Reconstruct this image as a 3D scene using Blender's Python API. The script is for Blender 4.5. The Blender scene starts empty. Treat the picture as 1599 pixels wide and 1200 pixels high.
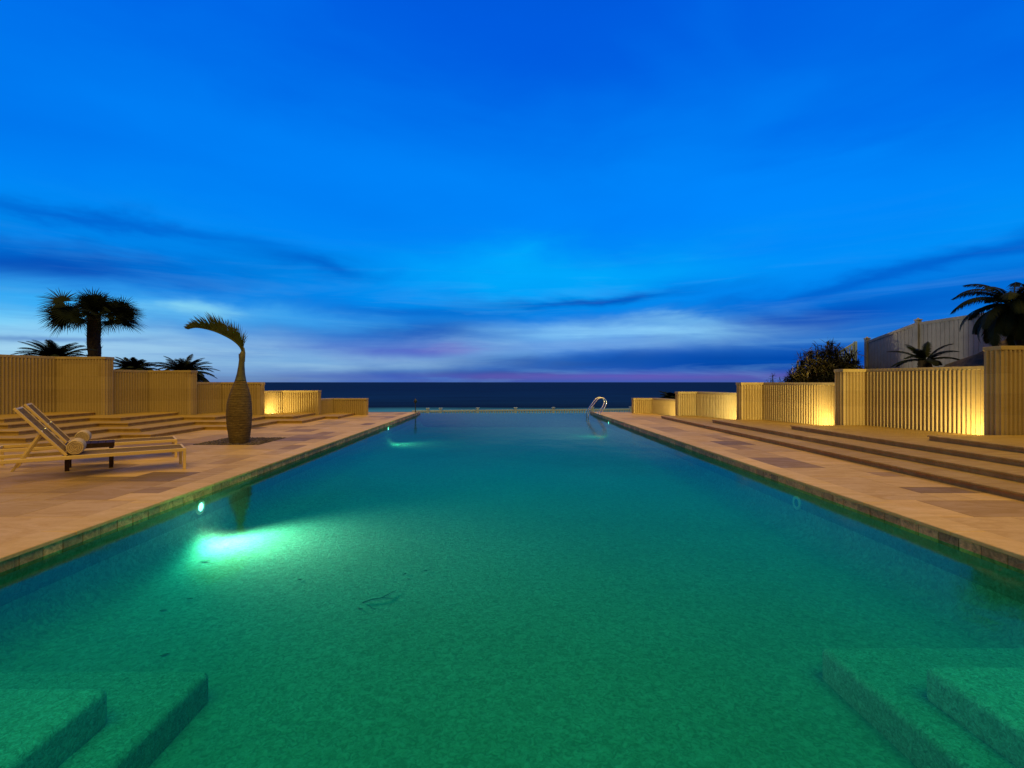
import bpy, math, random
from mathutils import Vector, Matrix
sc = bpy.context.scene
COL = sc.collection
R = math.radians
rnd = random.Random(7)

# ------------------------------------------------------------------ helpers
def lin(c):
    return tuple(((v/255)/12.92 if v/255 <= .04045 else ((v/255+.055)/1.055)**2.4) for v in c)

class MB:
    """mesh builder"""
    def __init__(s): s.v=[]; s.f=[]; s.uv=[]; s.c=[]; s.sm=[]; s.hasuv=False; s.hasc=False
    def face(s, pts, uv=None, col=None, smooth=False):
        b=len(s.v); s.v += [tuple(p) for p in pts]; s.f.append(tuple(range(b,b+len(pts))))
        s.uv.append(uv); s.c.append(col); s.sm.append(smooth)
        if uv: s.hasuv=True
        if col: s.hasc=True
    def idx(s, verts, faces, smooth=True, col=None):
        b=len(s.v); s.v += [tuple(p) for p in verts]
        for f in faces:
            s.f.append(tuple(b+i for i in f)); s.uv.append(None); s.c.append(col); s.sm.append(smooth)
        if col: s.hasc=True
    def box(s, x0,x1,y0,y1,z0,z1, col=None, M=None):
        P=[Vector((x,y,z)) for z in (z0,z1) for y in (y0,y1) for x in (x0,x1)]
        if M is not None: P=[M@p for p in P]
        for q in ((0,2,3,1),(4,5,7,6),(0,1,5,4),(2,6,7,3),(0,4,6,2),(1,3,7,5)):
            s.face([P[i] for i in q], col=col)
    def rbox(s, x0,x1,y0,y1,z0,z1,b=.004,M=None,col=None):
        """box with chamfered edges"""
        V=[];F=[]
        ids={}
        def vid(p):
            k=tuple(round(c,6) for c in p)
            if k not in ids: ids[k]=len(V); V.append(Vector(p))
            return ids[k]
        lo=(x0,y0,z0); hi=(x1,y1,z1)
        def pt(sx,sy,sz,ax):
            p=[]
            for i,sg in enumerate((sx,sy,sz)):
                e=hi[i] if sg>0 else lo[i]
                if i!=ax: e-=sg*b
                p.append(e)
            return vid(p)
        for ax in range(3):
            for sg in (-1,1):
                o=[i for i in range(3) if i!=ax]; q=[]
                for a,c in ((-1,-1),(1,-1),(1,1),(-1,1)):
                    t=[0,0,0]; t[ax]=sg; t[o[0]]=a; t[o[1]]=c; q.append(pt(*t,ax))
                F.append(q)
        for ax in range(3):
            o=[i for i in range(3) if i!=ax]
            for a in (-1,1):
                for c in (-1,1):
                    t0=[0]*3; t1=[0]*3; t0[ax]=-1; t1[ax]=1; t0[o[0]]=t1[o[0]]=a; t0[o[1]]=t1[o[1]]=c
                    F.append([pt(*t0,o[0]),pt(*t1,o[0]),pt(*t1,o[1]),pt(*t0,o[1])])
        for a in (-1,1):
            for c in (-1,1):
                for d in (-1,1):
                    F.append([pt(a,c,d,0),pt(a,c,d,1),pt(a,c,d,2)])
        ctr=Vector(((x0+x1)/2,(y0+y1)/2,(z0+z1)/2)); G=[]
        for f in F:
            a,bb,c=[V[i] for i in f[:3]]; n=(bb-a).cross(c-a); m=sum((V[i] for i in f),Vector())/len(f)
            G.append(tuple(f) if n.dot(m-ctr)>0 else tuple(reversed(f)))
        if M is not None: V=[M@v for v in V]
        s.idx(V,G,smooth=False,col=col)
    def tube(s, pts, rad, n=8, caps=True, smooth=True, col=None):
        pts=[Vector(p) for p in pts]
        rad = rad if isinstance(rad,(list,tuple)) else [rad]*len(pts)
        V=[];F=[]; up=None
        for i,p in enumerate(pts):
            t=(pts[min(i+1,len(pts)-1)]-pts[max(i-1,0)]).normalized()
            if up is None:
                up = Vector((0,0,1)) if abs(t.z)<.9 else Vector((1,0,0))
            a=t.cross(up)
            if a.length<1e-5: a=t.cross(Vector((0,1,0)))
            a.normalize(); b=a.cross(t).normalized(); up=b
            for k in range(n):
                w=2*math.pi*k/n; V.append(p+(a*math.cos(w)+b*math.sin(w))*rad[i])
        for i in range(len(pts)-1):
            for k in range(n):
                F.append((i*n+k,i*n+(k+1)%n,(i+1)*n+(k+1)%n,(i+1)*n+k))
        s.idx(V,F,smooth,col)
        if caps:
            s.face([V[k] for k in range(n)],col=col); s.face([V[(len(pts)-1)*n+k] for k in reversed(range(n))],col=col)
    def lathe(s, prof, n=32, cx=0, cy=0, lean=None, smooth=True, ripple=None):
        V=[];F=[]
        for i,(r,z) in enumerate(prof):
            ox,oy = lean(z) if lean else (0,0)
            for k in range(n):
                w=2*math.pi*k/n; rr=r*(1+(ripple(z,w) if ripple else 0))
                V.append((cx+ox+rr*math.cos(w), cy+oy+rr*math.sin(w), z))
        for i in range(len(prof)-1):
            for k in range(n):
                F.append((i*n+k,i*n+(k+1)%n,(i+1)*n+(k+1)%n,(i+1)*n+k))
        F.append(tuple(range(n))[::-1]); F.append(tuple((len(prof)-1)*n+k for k in range(n)))
        s.idx(V,F,smooth)
    def prism(s, poly, z0, z1, col=None):
        """extruded polygon, poly counter-clockwise (x,y)"""
        a=sum(poly[i][0]*poly[(i+1)%len(poly)][1]-poly[(i+1)%len(poly)][0]*poly[i][1] for i in range(len(poly)))
        if a<0: poly=poly[::-1]
        n=len(poly); u=0
        for i in range(n):
            p,q=poly[i],poly[(i+1)%n]; L=math.hypot(q[0]-p[0],q[1]-p[1])
            s.face([(p[0],p[1],z0),(q[0],q[1],z0),(q[0],q[1],z1),(p[0],p[1],z1)],
                   uv=[(u,z0),(u+L,z0),(u+L,z1),(u,z1)],col=col); u+=L
        s.face([(x,y,z1) for x,y in poly],uv=[(x,y) for x,y in poly],col=col)
        s.face([(x,y,z0) for x,y in reversed(poly)],uv=[(x,y) for x,y in reversed(poly)],col=col)
    def build(s, name, mat, parent=None, loc=None):
        me=bpy.data.meshes.new(name)
        off=Vector(loc) if loc else None
        vs=[tuple(Vector(v)-off) for v in s.v] if off else s.v
        me.from_pydata(vs,[],s.f); me.materials.append(mat)
        me.polygons.foreach_set('use_smooth',[bool(x) for x in s.sm])
        if s.hasuv:
            l=me.uv_layers.new(name='UVMap'); d=[]
            for f,u in zip(s.f,s.uv):
                for i in range(len(f)): d += list(u[i]) if u else [0,0]
            l.data.foreach_set('uv',d)
        if s.hasc:
            a=me.color_attributes.new('tint','FLOAT_COLOR','CORNER'); d=[]
            for f,c in zip(s.f,s.c):
                c=c or (1,1,1)
                d += [c[0],c[1],c[2],1]*len(f)
            a.data.foreach_set('color',d)
        me.update()
        o=bpy.data.objects.new(name,me); COL.objects.link(o)
        if loc and parent is None: o.location=loc
        if parent is not None:
            o.parent=parent
            o.matrix_parent_inverse = Matrix.Identity(4)
            if loc: o.location=loc
        return o

def tag(o,label=None,cat=None,group=None,kind=None):
    if label: o['label']=label
    if cat: o['category']=cat
    if group: o['group']=group
    if kind: o['kind']=kind
    return o
def empty(name,loc,rz=0,label=None,cat=None,group=None):
    o=bpy.data.objects.new(name,None); o.empty_display_size=.2; COL.objects.link(o)
    o.location=loc; o.rotation_euler=(0,0,rz); return tag(o,label,cat,group)
def struct(o): o['kind']='structure'; return o
def copy_tree(o,parent=None):
    c=o.copy(); COL.objects.link(c); c.parent=parent
    for ch in list(o.children): copy_tree(ch,c)
    return c

# ------------------------------------------------------------------ materials
class N:
    def __init__(s,nt): s.nt=nt; s.n=nt.nodes; s.l=nt.links
    def new(s,t,**k):
        x=s.n.new(t)
        for a,b in k.items(): setattr(x,a,b)
        return x
    def put(s,sock,v):
        if hasattr(v,'links') or isinstance(v,bpy.types.NodeSocket): s.l.new(v,sock)
        elif v is not None: sock.default_value=v
    def math(s,op,a,b=None,c=None,clamp=False):
        x=s.new('ShaderNodeMath',operation=op); x.use_clamp=clamp
        for i,v in enumerate((a,b,c)):
            if v is not None: s.put(x.inputs[i],v)
        return x.outputs[0]
    def mix(s,f,a,b,bt='MIX'):
        x=s.new('ShaderNodeMix',data_type='RGBA',blend_type=bt)
        s.put(x.inputs[0],f)
        for i,v in ((6,a),(7,b)):
            if isinstance(v,(tuple,list)): v=tuple(v)+((1,) if len(v)==3 else ())
            s.put(x.inputs[i],v)
        return x.outputs[2]
    def noise(s,vec,scale,detail=4,rough=.55,dist=0,out='Fac'):
        x=s.new('ShaderNodeTexNoise'); s.put(x.inputs['Vector'],vec)
        x.inputs['Scale'].default_value=scale; x.inputs['Detail'].default_value=detail
        x.inputs['Roughness'].default_value=rough; x.inputs['Distortion'].default_value=dist
        return x.outputs[out]
    def ramp(s,f,stops,interp='LINEAR'):
        x=s.new('ShaderNodeValToRGB'); x.color_ramp.interpolation=interp; e=x.color_ramp.elements
        while len(e)<len(stops): e.new(.5)
        for i,(p,c) in enumerate(stops):
            e[i].position=p; e[i].color=(tuple(c)+(1,)) if isinstance(c,(tuple,list)) else (c,c,c,1)
        s.put(x.inputs[0],f); return x.outputs[0]
    def mapping(s,vec,scale=(1,1,1),loc=(0,0,0)):
        x=s.new('ShaderNodeMapping'); s.put(x.inputs[0],vec); x.inputs['Scale'].default_value=scale; x.inputs['Location'].default_value=loc
        return x.outputs[0]
    def bump(s,h,strength=.3,dist=.01):
        x=s.new('ShaderNodeBump'); x.inputs['Strength'].default_value=strength; x.inputs['Distance'].default_value=dist
        s.put(x.inputs['Height'],h); return x.outputs[0]

def newmat(name):
    m=bpy.data.materials.new(name); m.use_nodes=True; g=N(m.node_tree)
    b=m.node_tree.nodes['Principled BSDF']; return m,g,b
def pos(g): return g.new('ShaderNodeNewGeometry').outputs['Position']
def objc(g): return g.new('ShaderNodeTexCoord').outputs['Object']

def simple(name,col,rough=.5,metal=0,nscale=20,namt=.25,bump=.1,spec=.5,coord=objc):
    m,g,b=newmat(name); p=coord(g)
    n=g.noise(p,nscale,5,.6)
    dark=tuple(c*(1-namt) for c in col); lite=tuple(min(1,c*(1+namt)) for c in col)
    g.put(b.inputs['Base Color'],g.ramp(n,[(.3,dark),(.7,lite)]))
    b.inputs['Roughness'].default_value=rough; b.inputs['Metallic'].default_value=metal
    b.inputs['Specular IOR Level'].default_value=spec
    if bump: g.put(b.inputs['Normal'],g.bump(n,bump,.01))
    return m

M={}
# travertine paving, tinted per slab
def stone(name,base,vein,usetint=True,rough=.55,vs=1.0):
    m,g,b=newmat(name); p=pos(g)
    w=g.noise(g.mapping(p,(1.1*vs,3.2*vs,1)),1.6,8,.62,1.2)
    f=g.noise(p,28,6,.6)
    big=g.noise(p,.45,3,.5)
    c=g.mix(g.ramp(w,[(.38,0.0),(.62,1.0)]),base,vein)
    c=g.mix(g.ramp(f,[(.35,.0),(.7,.22)]),c,(vein[0]*.55,vein[1]*.5,vein[2]*.45))
    c=g.mix(g.ramp(big,[(.35,.0),(.65,.3)]),c,(vein[0]*.7,vein[1]*.66,vein[2]*.6))
    if usetint:
        a=g.new('ShaderNodeAttribute',attribute_name='tint').outputs['Color']
        c=g.mix(1.0,c,a,'MULTIPLY')
    g.put(b.inputs['Base Color'],c)
    b.inputs['Specular IOR Level'].default_value=.22
    g.put(b.inputs['Roughness'],g.ramp(w,[(.3,rough-.08),(.7,rough+.15)]))
    h=g.math('ADD',g.math('MULTIPLY',f,.6),g.math('MULTIPLY',w,.4))
    g.put(b.inputs['Normal'],g.bump(h,.25,.01))
    return m
M['paver']=stone('travertine_paving',(.60,.395,.13),(.50,.315,.095))
M['coping']=stone('travertine_coping',(.66,.45,.16),(.58,.38,.125))
M['step']=stone('travertine_steps',(.44,.29,.07),(.34,.21,.045),False)
M['joint']=simple('paving_joint',(.16,.11,.07),.9,nscale=60,coord=pos)
# fluted wall stone with thin bed joints
def wallmat():
    m,g,b=newmat('fluted_limestone'); uv=g.new('ShaderNodeTexCoord').outputs['UV']; p=pos(g)
    br=g.new('ShaderNodeTexBrick'); g.put(br.inputs['Vector'],uv)
    br.offset=.5; br.inputs['Scale'].default_value=1; br.inputs['Brick Width'].default_value=1.15
    br.inputs['Row Height'].default_value=.42; br.inputs['Mortar Size'].default_value=.0035; br.inputs['Mortar Smooth'].default_value=.1
    br.inputs['Color1'].default_value=(.37,.27,.092,1); br.inputs['Color2'].default_value=(.30,.21,.065,1)
    br.inputs['Mortar'].default_value=(.26,.19,.10,1); br.inputs['Bias'].default_value=0
    n=g.noise(g.mapping(p,(2,2,9)),2.2,7,.65,.6); f=g.noise(p,45,5,.6)
    c=g.mix(g.ramp(n,[(.35,0),(.7,.4)]),br.outputs['Color'],(.42,.30,.15))
    c=g.mix(g.ramp(f,[(.4,0),(.75,.25)]),c,(.25,.17,.08))
    g.put(b.inputs['Base Color'],c); b.inputs['Roughness'].default_value=.75
    g.put(b.inputs['Normal'],g.bump(g.math('ADD',f,g.math('MULTIPLY',n,.6)),.35,.012))
    return m
M['wall']=wallmat()
M['cap']=stone('wall_cap_stone',(.42,.32,.12),(.34,.25,.09),False)
# pool plaster: speckled aggregate
def plaster(k=1.0,coarse=0):
    m,g,b=newmat('pool_plaster'); p=pos(g)
    f=g.noise(p,34 if coarse else 22,5,.8 if coarse else .65,1.2); f2=g.noise(p,9,4,.6,.8); bg=g.noise(p,.8,3,.5)
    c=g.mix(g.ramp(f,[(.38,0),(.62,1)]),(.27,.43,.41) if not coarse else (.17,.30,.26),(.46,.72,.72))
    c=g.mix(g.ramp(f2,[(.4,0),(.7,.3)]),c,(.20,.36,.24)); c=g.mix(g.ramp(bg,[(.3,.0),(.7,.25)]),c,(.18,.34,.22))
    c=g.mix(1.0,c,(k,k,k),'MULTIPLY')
    g.put(b.inputs['Base Color'],c); b.inputs['Roughness'].default_value=.9
    b.inputs['Specular IOR Level'].default_value=.0
    g.put(b.inputs['Normal'],g.bump(f,.6,.02)); return m
M['plaster']=plaster(.78); M['plaster_wall']=plaster(.55); M['plaster_step']=plaster(1.0,1); M['plaster_step_high']=plaster(1.2,1)  # copies of one plaster: wall shade and brighter step tiers put into the colour
def tilemat():
    m,g,b=newmat('waterline_stone_tile'); p=pos(g)
    n=g.noise(p,9,7,.7,1.5); f=g.noise(p,40,5,.6)
    c=g.ramp(n,[(.3,(.22,.10,.03)),(.48,(.56,.29,.08)),(.62,(.75,.43,.15)),(.75,(.38,.18,.06))])
    c=g.mix(g.ramp(f,[(.4,0),(.7,.35)]),c,(.12,.07,.03))
    a=g.new('ShaderNodeAttribute',attribute_name='tint').outputs['Color']
    c=g.mix(1.0,c,a,'MULTIPLY')
    g.put(b.inputs['Base Color'],c); b.inputs['Roughness'].default_value=.4
    g.put(b.inputs['Normal'],g.bump(n,.5,.02)); return m
M['tile']=tilemat()
# pool water
def water():
    m=bpy.data.materials.new('pool_water'); m.use_nodes=True; g=N(m.node_tree); g.n.clear()
    out=g.new('ShaderNodeOutputMaterial'); p=pos(g)
    h=g.noise(g.mapping(p,(1.0,.55,1)),1.3,3,.5); h2=g.noise(g.mapping(p,(1.0,.7,1)),5,2,.5)
    nrm=g.bump(g.math('ADD',h,g.math('MULTIPLY',h2,.22)),.22,.03)
    fr=g.new('ShaderNodeFresnel'); fr.inputs['IOR'].default_value=1.333; g.put(fr.inputs['Normal'],nrm)
    tr=g.new('ShaderNodeBsdfTransparent'); tr.inputs[0].default_value=(.19,1,1,1); gl=g.new('ShaderNodeBsdfGlossy'); gl.inputs['Roughness'].default_value=.09; gl.inputs['Color'].default_value=(.46,.46,.46,1)
    g.put(gl.inputs['Normal'],nrm)
    mx=g.new('ShaderNodeMixShader'); g.put(mx.inputs[0],g.math('MINIMUM',fr.outputs[0],1.0)); g.l.new(tr.outputs[0],mx.inputs[1]); g.l.new(gl.outputs[0],mx.inputs[2])
    g.l.new(mx.outputs[0],out.inputs['Surface'])
    va=g.new('ShaderNodeVolumeAbsorption'); va.inputs['Color'].default_value=(.0,.62,.55,1); va.inputs['Density'].default_value=.32
    g.l.new(va.outputs[0],out.inputs['Volume'])
    return m
M['water']=water()
def seamat():
    m,g,b=newmat('sea_water'); p=pos(g)
    h=g.noise(g.mapping(p,(.02,.10,.1)),1,6,.65); h2=g.noise(g.mapping(p,(.3,1.2,1)),1,4,.6)
    sp=g.new('ShaderNodeSeparateXYZ'); g.put(sp.inputs[0],p)
    wob=g.noise(g.mapping(p,(.008,.01,1)),1,4,.6)
    y=g.math('ADD',sp.outputs[1],g.math('MULTIPLY',g.math('SUBTRACT',wob,.5),40))
    near=g.ramp(g.math('DIVIDE',y,400),[(.26,(.012,.075,.15)),(.31,(.010,.06,.12)),(.335,(.0006,.002,.008)),(.37,(.001,.006,.022)),(.5,(.0008,.007,.035)),(1,(.0006,.005,.03))])
    c=g.mix(g.ramp(h,[(.4,0),(.65,.6)]),near,(.0004,.002,.010))
    b.inputs['Base Color'].default_value=(.001,.006,.02,1)
    g.put(b.inputs['Base Color'],c); b.inputs['Roughness'].default_value=.5; b.inputs['Specular IOR Level'].default_value=.0
    gl=g.new('ShaderNodeBsdfGlossy'); gl.inputs['Color'].default_value=(.02,.03,.042,1); gl.inputs['Roughness'].default_value=.35
    g.put(gl.inputs['Normal'],g.bump(g.math('ADD',h,h2),.8,.5))
    em=g.new('ShaderNodeAddShader'); df=g.new('ShaderNodeBsdfDiffuse'); g.put(df.inputs[0],g.mix(1.0,c,(3.5,3.5,3.5),'MULTIPLY'))
    g.l.new(df.outputs[0],em.inputs[0]); g.l.new(gl.outputs[0],em.inputs[1])
    g.l.new(em.outputs[0],m.node_tree.nodes['Material Output'].inputs[0])
    return m
M['sea']=seamat()
M['sand']=simple('beach_sand',(.2,.16,.11),.95,nscale=2,coord=pos)
M['soil']=simple('planting_soil',(.10,.07,.035),.95,nscale=9,namt=.5,bump=.6,coord=pos)
M['cream']=simple('cream_powdercoat',(.62,.43,.14),.5,nscale=30,namt=.05,bump=.02)
def sling():
    m,g,b=newmat('woven_sling'); p=objc(g)
    w=g.new('ShaderNodeTexChecker'); g.put(w.inputs[0],p); w.inputs['Scale'].default_value=160
    n=g.noise(p,12,4)
    c=g.mix(w.outputs['Fac'],(.21,.14,.06),(.14,.09,.04)); c=g.mix(g.ramp(n,[(.3,0),(.7,.25)]),c,(.10,.07,.05))
    g.put(b.inputs['Base Color'],c); b.inputs['Roughness'].default_value=.9; b.inputs['Specular IOR Level'].default_value=.05
    tr=g.new('ShaderNodeBsdfTransparent'); mx=g.new('ShaderNodeMixShader'); mx.inputs[0].default_value=.16
    g.l.new(b.outputs[0],mx.inputs[1]); g.l.new(tr.outputs[0],mx.inputs[2]); g.l.new(mx.outputs[0],m.node_tree.nodes['Material Output'].inputs[0])
    return m
M['sling']=sling()
M['towel']=simple('towel_cloth',(.50,.36,.17),.95,nscale=60,namt=.2,bump=.6)
M['darkwood']=simple('dark_wood',(.035,.018,.010),.6,nscale=14,namt=.4,bump=.15,spec=.08)
M['steel']=simple('stainless_steel',(.75,.75,.72),.18,1,nscale=20,namt=.05,bump=0)
M['black']=simple('black_metal',(.012,.012,.014),.5,nscale=10,namt=.2)
M['vinyl']=simple('white_vinyl',(.26,.36,.50),.5,nscale=4,namt=.1,bump=.05)
M['vinyl_grey']=simple('fence_vinyl',(.19,.18,.175),.6,nscale=2.5,namt=.18,bump=.05,coord=pos)
M['fixture']=simple('bronze_fixture',(.16,.11,.06),.4,.7,nscale=20)
M['plastic_ring']=simple('light_ring_plastic',(.55,.62,.58),.4,nscale=10,namt=.1)
M['lens_off']=simple('unlit_lens',(.14,.25,.24),.2,nscale=10,namt=.1)
def emis(name,col,st):
    m=bpy.data.materials.new(name); m.use_nodes=True; g=N(m.node_tree); b=m.node_tree.nodes['Principled BSDF']
    b.inputs['Base Color'].default_value=(.8,.8,.75,1)
    lw=g.new('ShaderNodeLayerWeight'); lw.inputs[0].default_value=.3
    g.put(b.inputs['Emission Color'],g.mix(lw.outputs['Facing'],col,tuple(c*.7 for c in col)))
    b.inputs['Emission Strength'].default_value=st; return m
M['lens_on']=emis('lit_pool_lens',(1,1,.72),7)
M['up_lens']=emis('lit_uplight_lens',(1,.85,.45),14)
def leafmat(name,a,b_,rough=.6):
    m,g,b=newmat(name); p=pos(g); n=g.noise(p,3.5,5,.6); n2=g.noise(p,40,2)
    c=g.mix(g.ramp(n,[(.35,0),(.65,1)]),a,b_); c=g.mix(g.ramp(n2,[(.4,0),(.7,.4)]),c,tuple(x*.4 for x in a))
    g.put(b.inputs['Base Color'],c); b.inputs['Roughness'].default_value=rough; b.inputs['Specular IOR Level'].default_value=.08
    return m
M['leaf']=leafmat('palm_leaf_dark',(.008,.014,.006),(.016,.022,.010))
M['leaf_bush']=leafmat('bush_leaf',(.012,.014,.005),(.034,.030,.011))
M['frond']=leafmat('bottle_palm_frond',(.045,.06,.015),(.09,.10,.03))
M['bark']=simple('palm_bark',(.018,.012,.008),.95,nscale=9,namt=.6,bump=1,coord=pos)
M['debris']=simple('sunken_leaf',(.10,.20,.13),.9,nscale=20)
def ringbark():
    m,g,b=newmat('ringed_bottle_trunk'); p=objc(g); sp=g.new('ShaderNodeSeparateXYZ'); g.put(sp.inputs[0],p)
    n=g.noise(g.mapping(p,(5,5,22)),1.6,7,.7,.5); n2=g.noise(p,22,6,.7)
    z=g.math('ADD',g.math('MULTIPLY',sp.outputs[2],17),g.math('MULTIPLY',n,1.3))
    ring=g.math('FRACT',z); r=g.ramp(ring,[(0,.15),(.12,1),(.85,.9),(1,.15)])
    c=g.ramp(n,[(.3,(.06,.038,.012)),(.5,(.135,.09,.028)),(.7,(.20,.14,.05))]); c=g.mix(g.ramp(n2,[(.42,0),(.7,.6)]),c,(.07,.045,.02))
    c=g.mix(g.math('MULTIPLY',g.math('SUBTRACT',1,r),.85),c,(.04,.026,.01))
    g.put(b.inputs['Base Color'],c); b.inputs['Roughness'].default_value=.8; b.inputs['Specular IOR Level'].default_value=.2
    g.put(b.inputs['Normal'],g.bump(g.math('ADD',r,n2),.7,.012)); return m
M['bottle']=ringbark()
M['shaft']=simple('crownshaft',(.075,.07,.025),.6,nscale=8,namt=.5,bump=.3)

# ------------------------------------------------------------------ camera
F=780.0; H=1.5
cam=bpy.data.cameras.new('camera'); co=bpy.data.objects.new('camera',cam); COL.objects.link(co)
cam.sensor_width=36; cam.lens=F/1599*36; co.location=(0,0,H); co.rotation_euler=(R(90),0,0)
cam.shift_x=(799.5-786)/1599; cam.shift_y=-(600-597)/1599*1.0
cam.clip_start=.05; cam.clip_end=20000; sc.camera=co

# ------------------------------------------------------------------ world: dusk sky
def build_world():
    w=bpy.data.worlds.new('World'); sc.world=w; w.use_nodes=True; g=N(w.node_tree); g.n.clear()
    out=g.new('ShaderNodeOutputWorld'); bgn=g.new('ShaderNodeBackground'); g.l.new(bgn.outputs[0],out.inputs[0])
    tc=g.new('ShaderNodeTexCoord').outputs['Generated']; sp=g.new('ShaderNodeSeparateXYZ'); g.put(sp.inputs[0],tc)
    az=g.math('MULTIPLY',g.math('ARCTAN2',sp.outputs[0],sp.outputs[1]),180/math.pi)
    el=g.math('MULTIPLY',g.math('ARCSINE',sp.outputs[2]),180/math.pi)
    cb=g.new('ShaderNodeCombineXYZ'); g.put(cb.inputs[0],az); g.put(cb.inputs[1],el)
    # wispy distortion of the sky coordinates
    d1=g.noise(g.mapping(tc,(3.2,3.2,14)),1,5,.58,.5); d2=g.noise(g.mapping(tc,(3.0,3.0,10),(31,7,0)),1,5,.58,.4)
    azd=g.math('ADD',az,g.math('MULTIPLY',g.math('SUBTRACT',d1,.5),20))
    eld=g.math('ADD',el,g.math('MULTIPLY',g.math('SUBTRACT',d2,.5),g.math('MINIMUM',g.math('MULTIPLY',g.math('MAXIMUM',el,0),.55),7)))
    grad=g.ramp(g.math('DIVIDE',eld,90),[
        (0.0,lin((66,92,170))),(.02,lin((50,105,190))),(.05,lin((22,122,212))),(.09,lin((4,134,232))),(.14,lin((0,146,248))),
        (.19,lin((0,133,245))),(.28,lin((0,117,238))),(.40,lin((0,100,229))),(.52,lin((0,40,120))),(1,lin((1,14,50)))])
    col=grad
    def px(x,y):
        a=math.atan2(x-786,780); return math.degrees(a), math.degrees(math.atan((597-y)/780*math.cos(a)))
    def blob(x,y,rx,ry,c,st,tilt=0,soft=1.0):
        nonlocal col
        a0,e0=px(x,y); k=math.cos(math.radians(a0))
        ra=math.degrees(rx/780)*k*k; re=math.degrees(ry/780)*k
        da=g.math('SUBTRACT',azd,a0); de=g.math('SUBTRACT',g.math('SUBTRACT',eld,e0),g.math('MULTIPLY',da,tilt))
        q=g.math('ADD',g.math('POWER',g.math('ABSOLUTE',g.math('DIVIDE',da,ra)),2),g.math('POWER',g.math('ABSOLUTE',g.math('DIVIDE',de,re)),2))
        f=g.math('MULTIPLY',g.math('POWER',2.718,g.math('MULTIPLY',q,-1)),st)
        col=g.mix(f,col,lin(c))
    # broad tone
    blob(860,0,460,120,(0,88,222),.8)
    blob(60,150,300,90,(0,104,226),.6)
    blob(400,235,520,70,(0,132,250),.75,-.03)
    blob(1050,330,420,60,(0,136,255),.8)
    blob(1560,60,200,120,(0,92,222),.6)
    blob(1350,200,260,40,(0,102,232),.6,.05)
    # bright azure
    blob(860,432,230,40,(0,176,255),1.0)
    blob(400,455,320,45,(0,150,248),.8)
    blob(1250,440,260,26,(0,142,248),.7,.05)
    # dark cloud bands
    blob(60,410,420,34,(0,72,176),.95)
    blob(150,352,330,18,(0,88,198),.75)
    blob(470,415,120,16,(0,84,190),.7,-.05)
    blob(600,520,360,17,(0,84,184),1.0)
    blob(930,466,150,9,(0,82,180),1.0,.03)
    blob(640,490,220,12,(0,96,200),.7)
    blob(1430,420,320,16,(0,80,188),.9,.14)
    blob(1300,492,380,26,(0,74,178),1.0,.10)
    blob(1230,562,420,26,(0,70,166),1.0)
    blob(880,562,210,15,(8,74,160),.95)
    # pale afterglow
    blob(40,500,300,44,(110,214,255),1.0)
    blob(140,545,440,36,(178,226,244),1.0)
    blob(60,470,220,22,(40,180,255),.7)
    blob(430,500,170,20,(70,176,244),.8)
    blob(290,487,70,10,(140,220,246),.9)
    blob(460,565,280,20,(150,196,226),.95)
    blob(720,545,130,12,(130,186,228),.8)
    blob(990,518,180,15,(150,218,250),1.0)
    blob(880,538,200,9,(140,190,232),.8)
    blob(620,545,120,14,(84,100,196),.85)
    blob(690,545,50,8,(130,120,200),.6)
    blob(1040,500,80,6,(130,200,240),.6)
    blob(740,586,150,9,(28,74,150),.9)
    blob(980,588,360,7,(104,90,176),.9)
    blob(40,525,260,4,(60,110,180),.6,.02)
    blob(330,592,260,6,(110,136,176),.8)
    # fine streaks near the horizon and soft large cloud texture
    s1=g.noise(g.mapping(cb.outputs[0],(.06,.9,1),(3,1,0)),1,6,.62,.4)
    m1=g.ramp(g.math('DIVIDE',el,90),[(0,.8),(.06,.7),(.10,.3),(.15,.06),(.2,0)])
    col=g.mix(g.math('MULTIPLY',g.ramp(s1,[(.45,0),(.68,1)]),g.math('MULTIPLY',m1,.38)),col,lin((10,92,190)))
    s2=g.noise(g.mapping(cb.outputs[0],(.05,.55,1),(13,5,0)),1,6,.6,.5)
    col=g.mix(g.math('MULTIPLY',g.ramp(s2,[(.5,0),(.72,1)]),g.math('MULTIPLY',m1,.4)),col,lin((120,186,232)))
    s3=g.noise(g.mapping(tc,(1.6,1.6,4.2),(5,9,0)),1,4,.5,.5)
    col=g.mix(g.ramp(s3,[(.42,0),(.70,.22)]),col,lin((0,90,216)))
    s4=g.noise(g.mapping(tc,(1.7,1.7,5),(15,3,2)),1,4,.5,.6)
    col=g.mix(g.ramp(s4,[(.50,0),(.75,.30)]),col,lin((0,138,255)))
    # the landward half of the sky is darker
    back=g.ramp(g.math('ADD',g.math('MULTIPLY',sp.outputs[1],.5),.5),[(.0,.14),(.42,.25),(.62,1),(1,1)])
    col=g.mix(1.0,col,back,'MULTIPLY')
    below=g.ramp(g.math('ADD',g.math('DIVIDE',el,90),.5),[(.49,.05),(.499,1)])
    col=g.mix(1.0,col,below,'MULTIPLY')
    g.put(bgn.inputs[0],col); bgn.inputs[1].default_value=1.0
build_world()
sc.world.cycles.sampling_method='MANUAL'; sc.world.cycles.sample_map_resolution=512

# dim warm key light, coming from the lit house behind the camera
sun=bpy.data.lights.new('warm_key','SUN'); so=bpy.data.objects.new('sun_lamp',sun); COL.objects.link(so)
sun.energy=2.9; sun.angle=R(70); sun.color=(1.0,.68,.14)
so.rotation_euler=(R(90-60),0,R(13)); so.location=(0,-10,8)

# ------------------------------------------------------------------ setting
XL,XR=-4.3,4.5; ZN,ZF=.4,26.0; WL=-.13; FL=-.78
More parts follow.
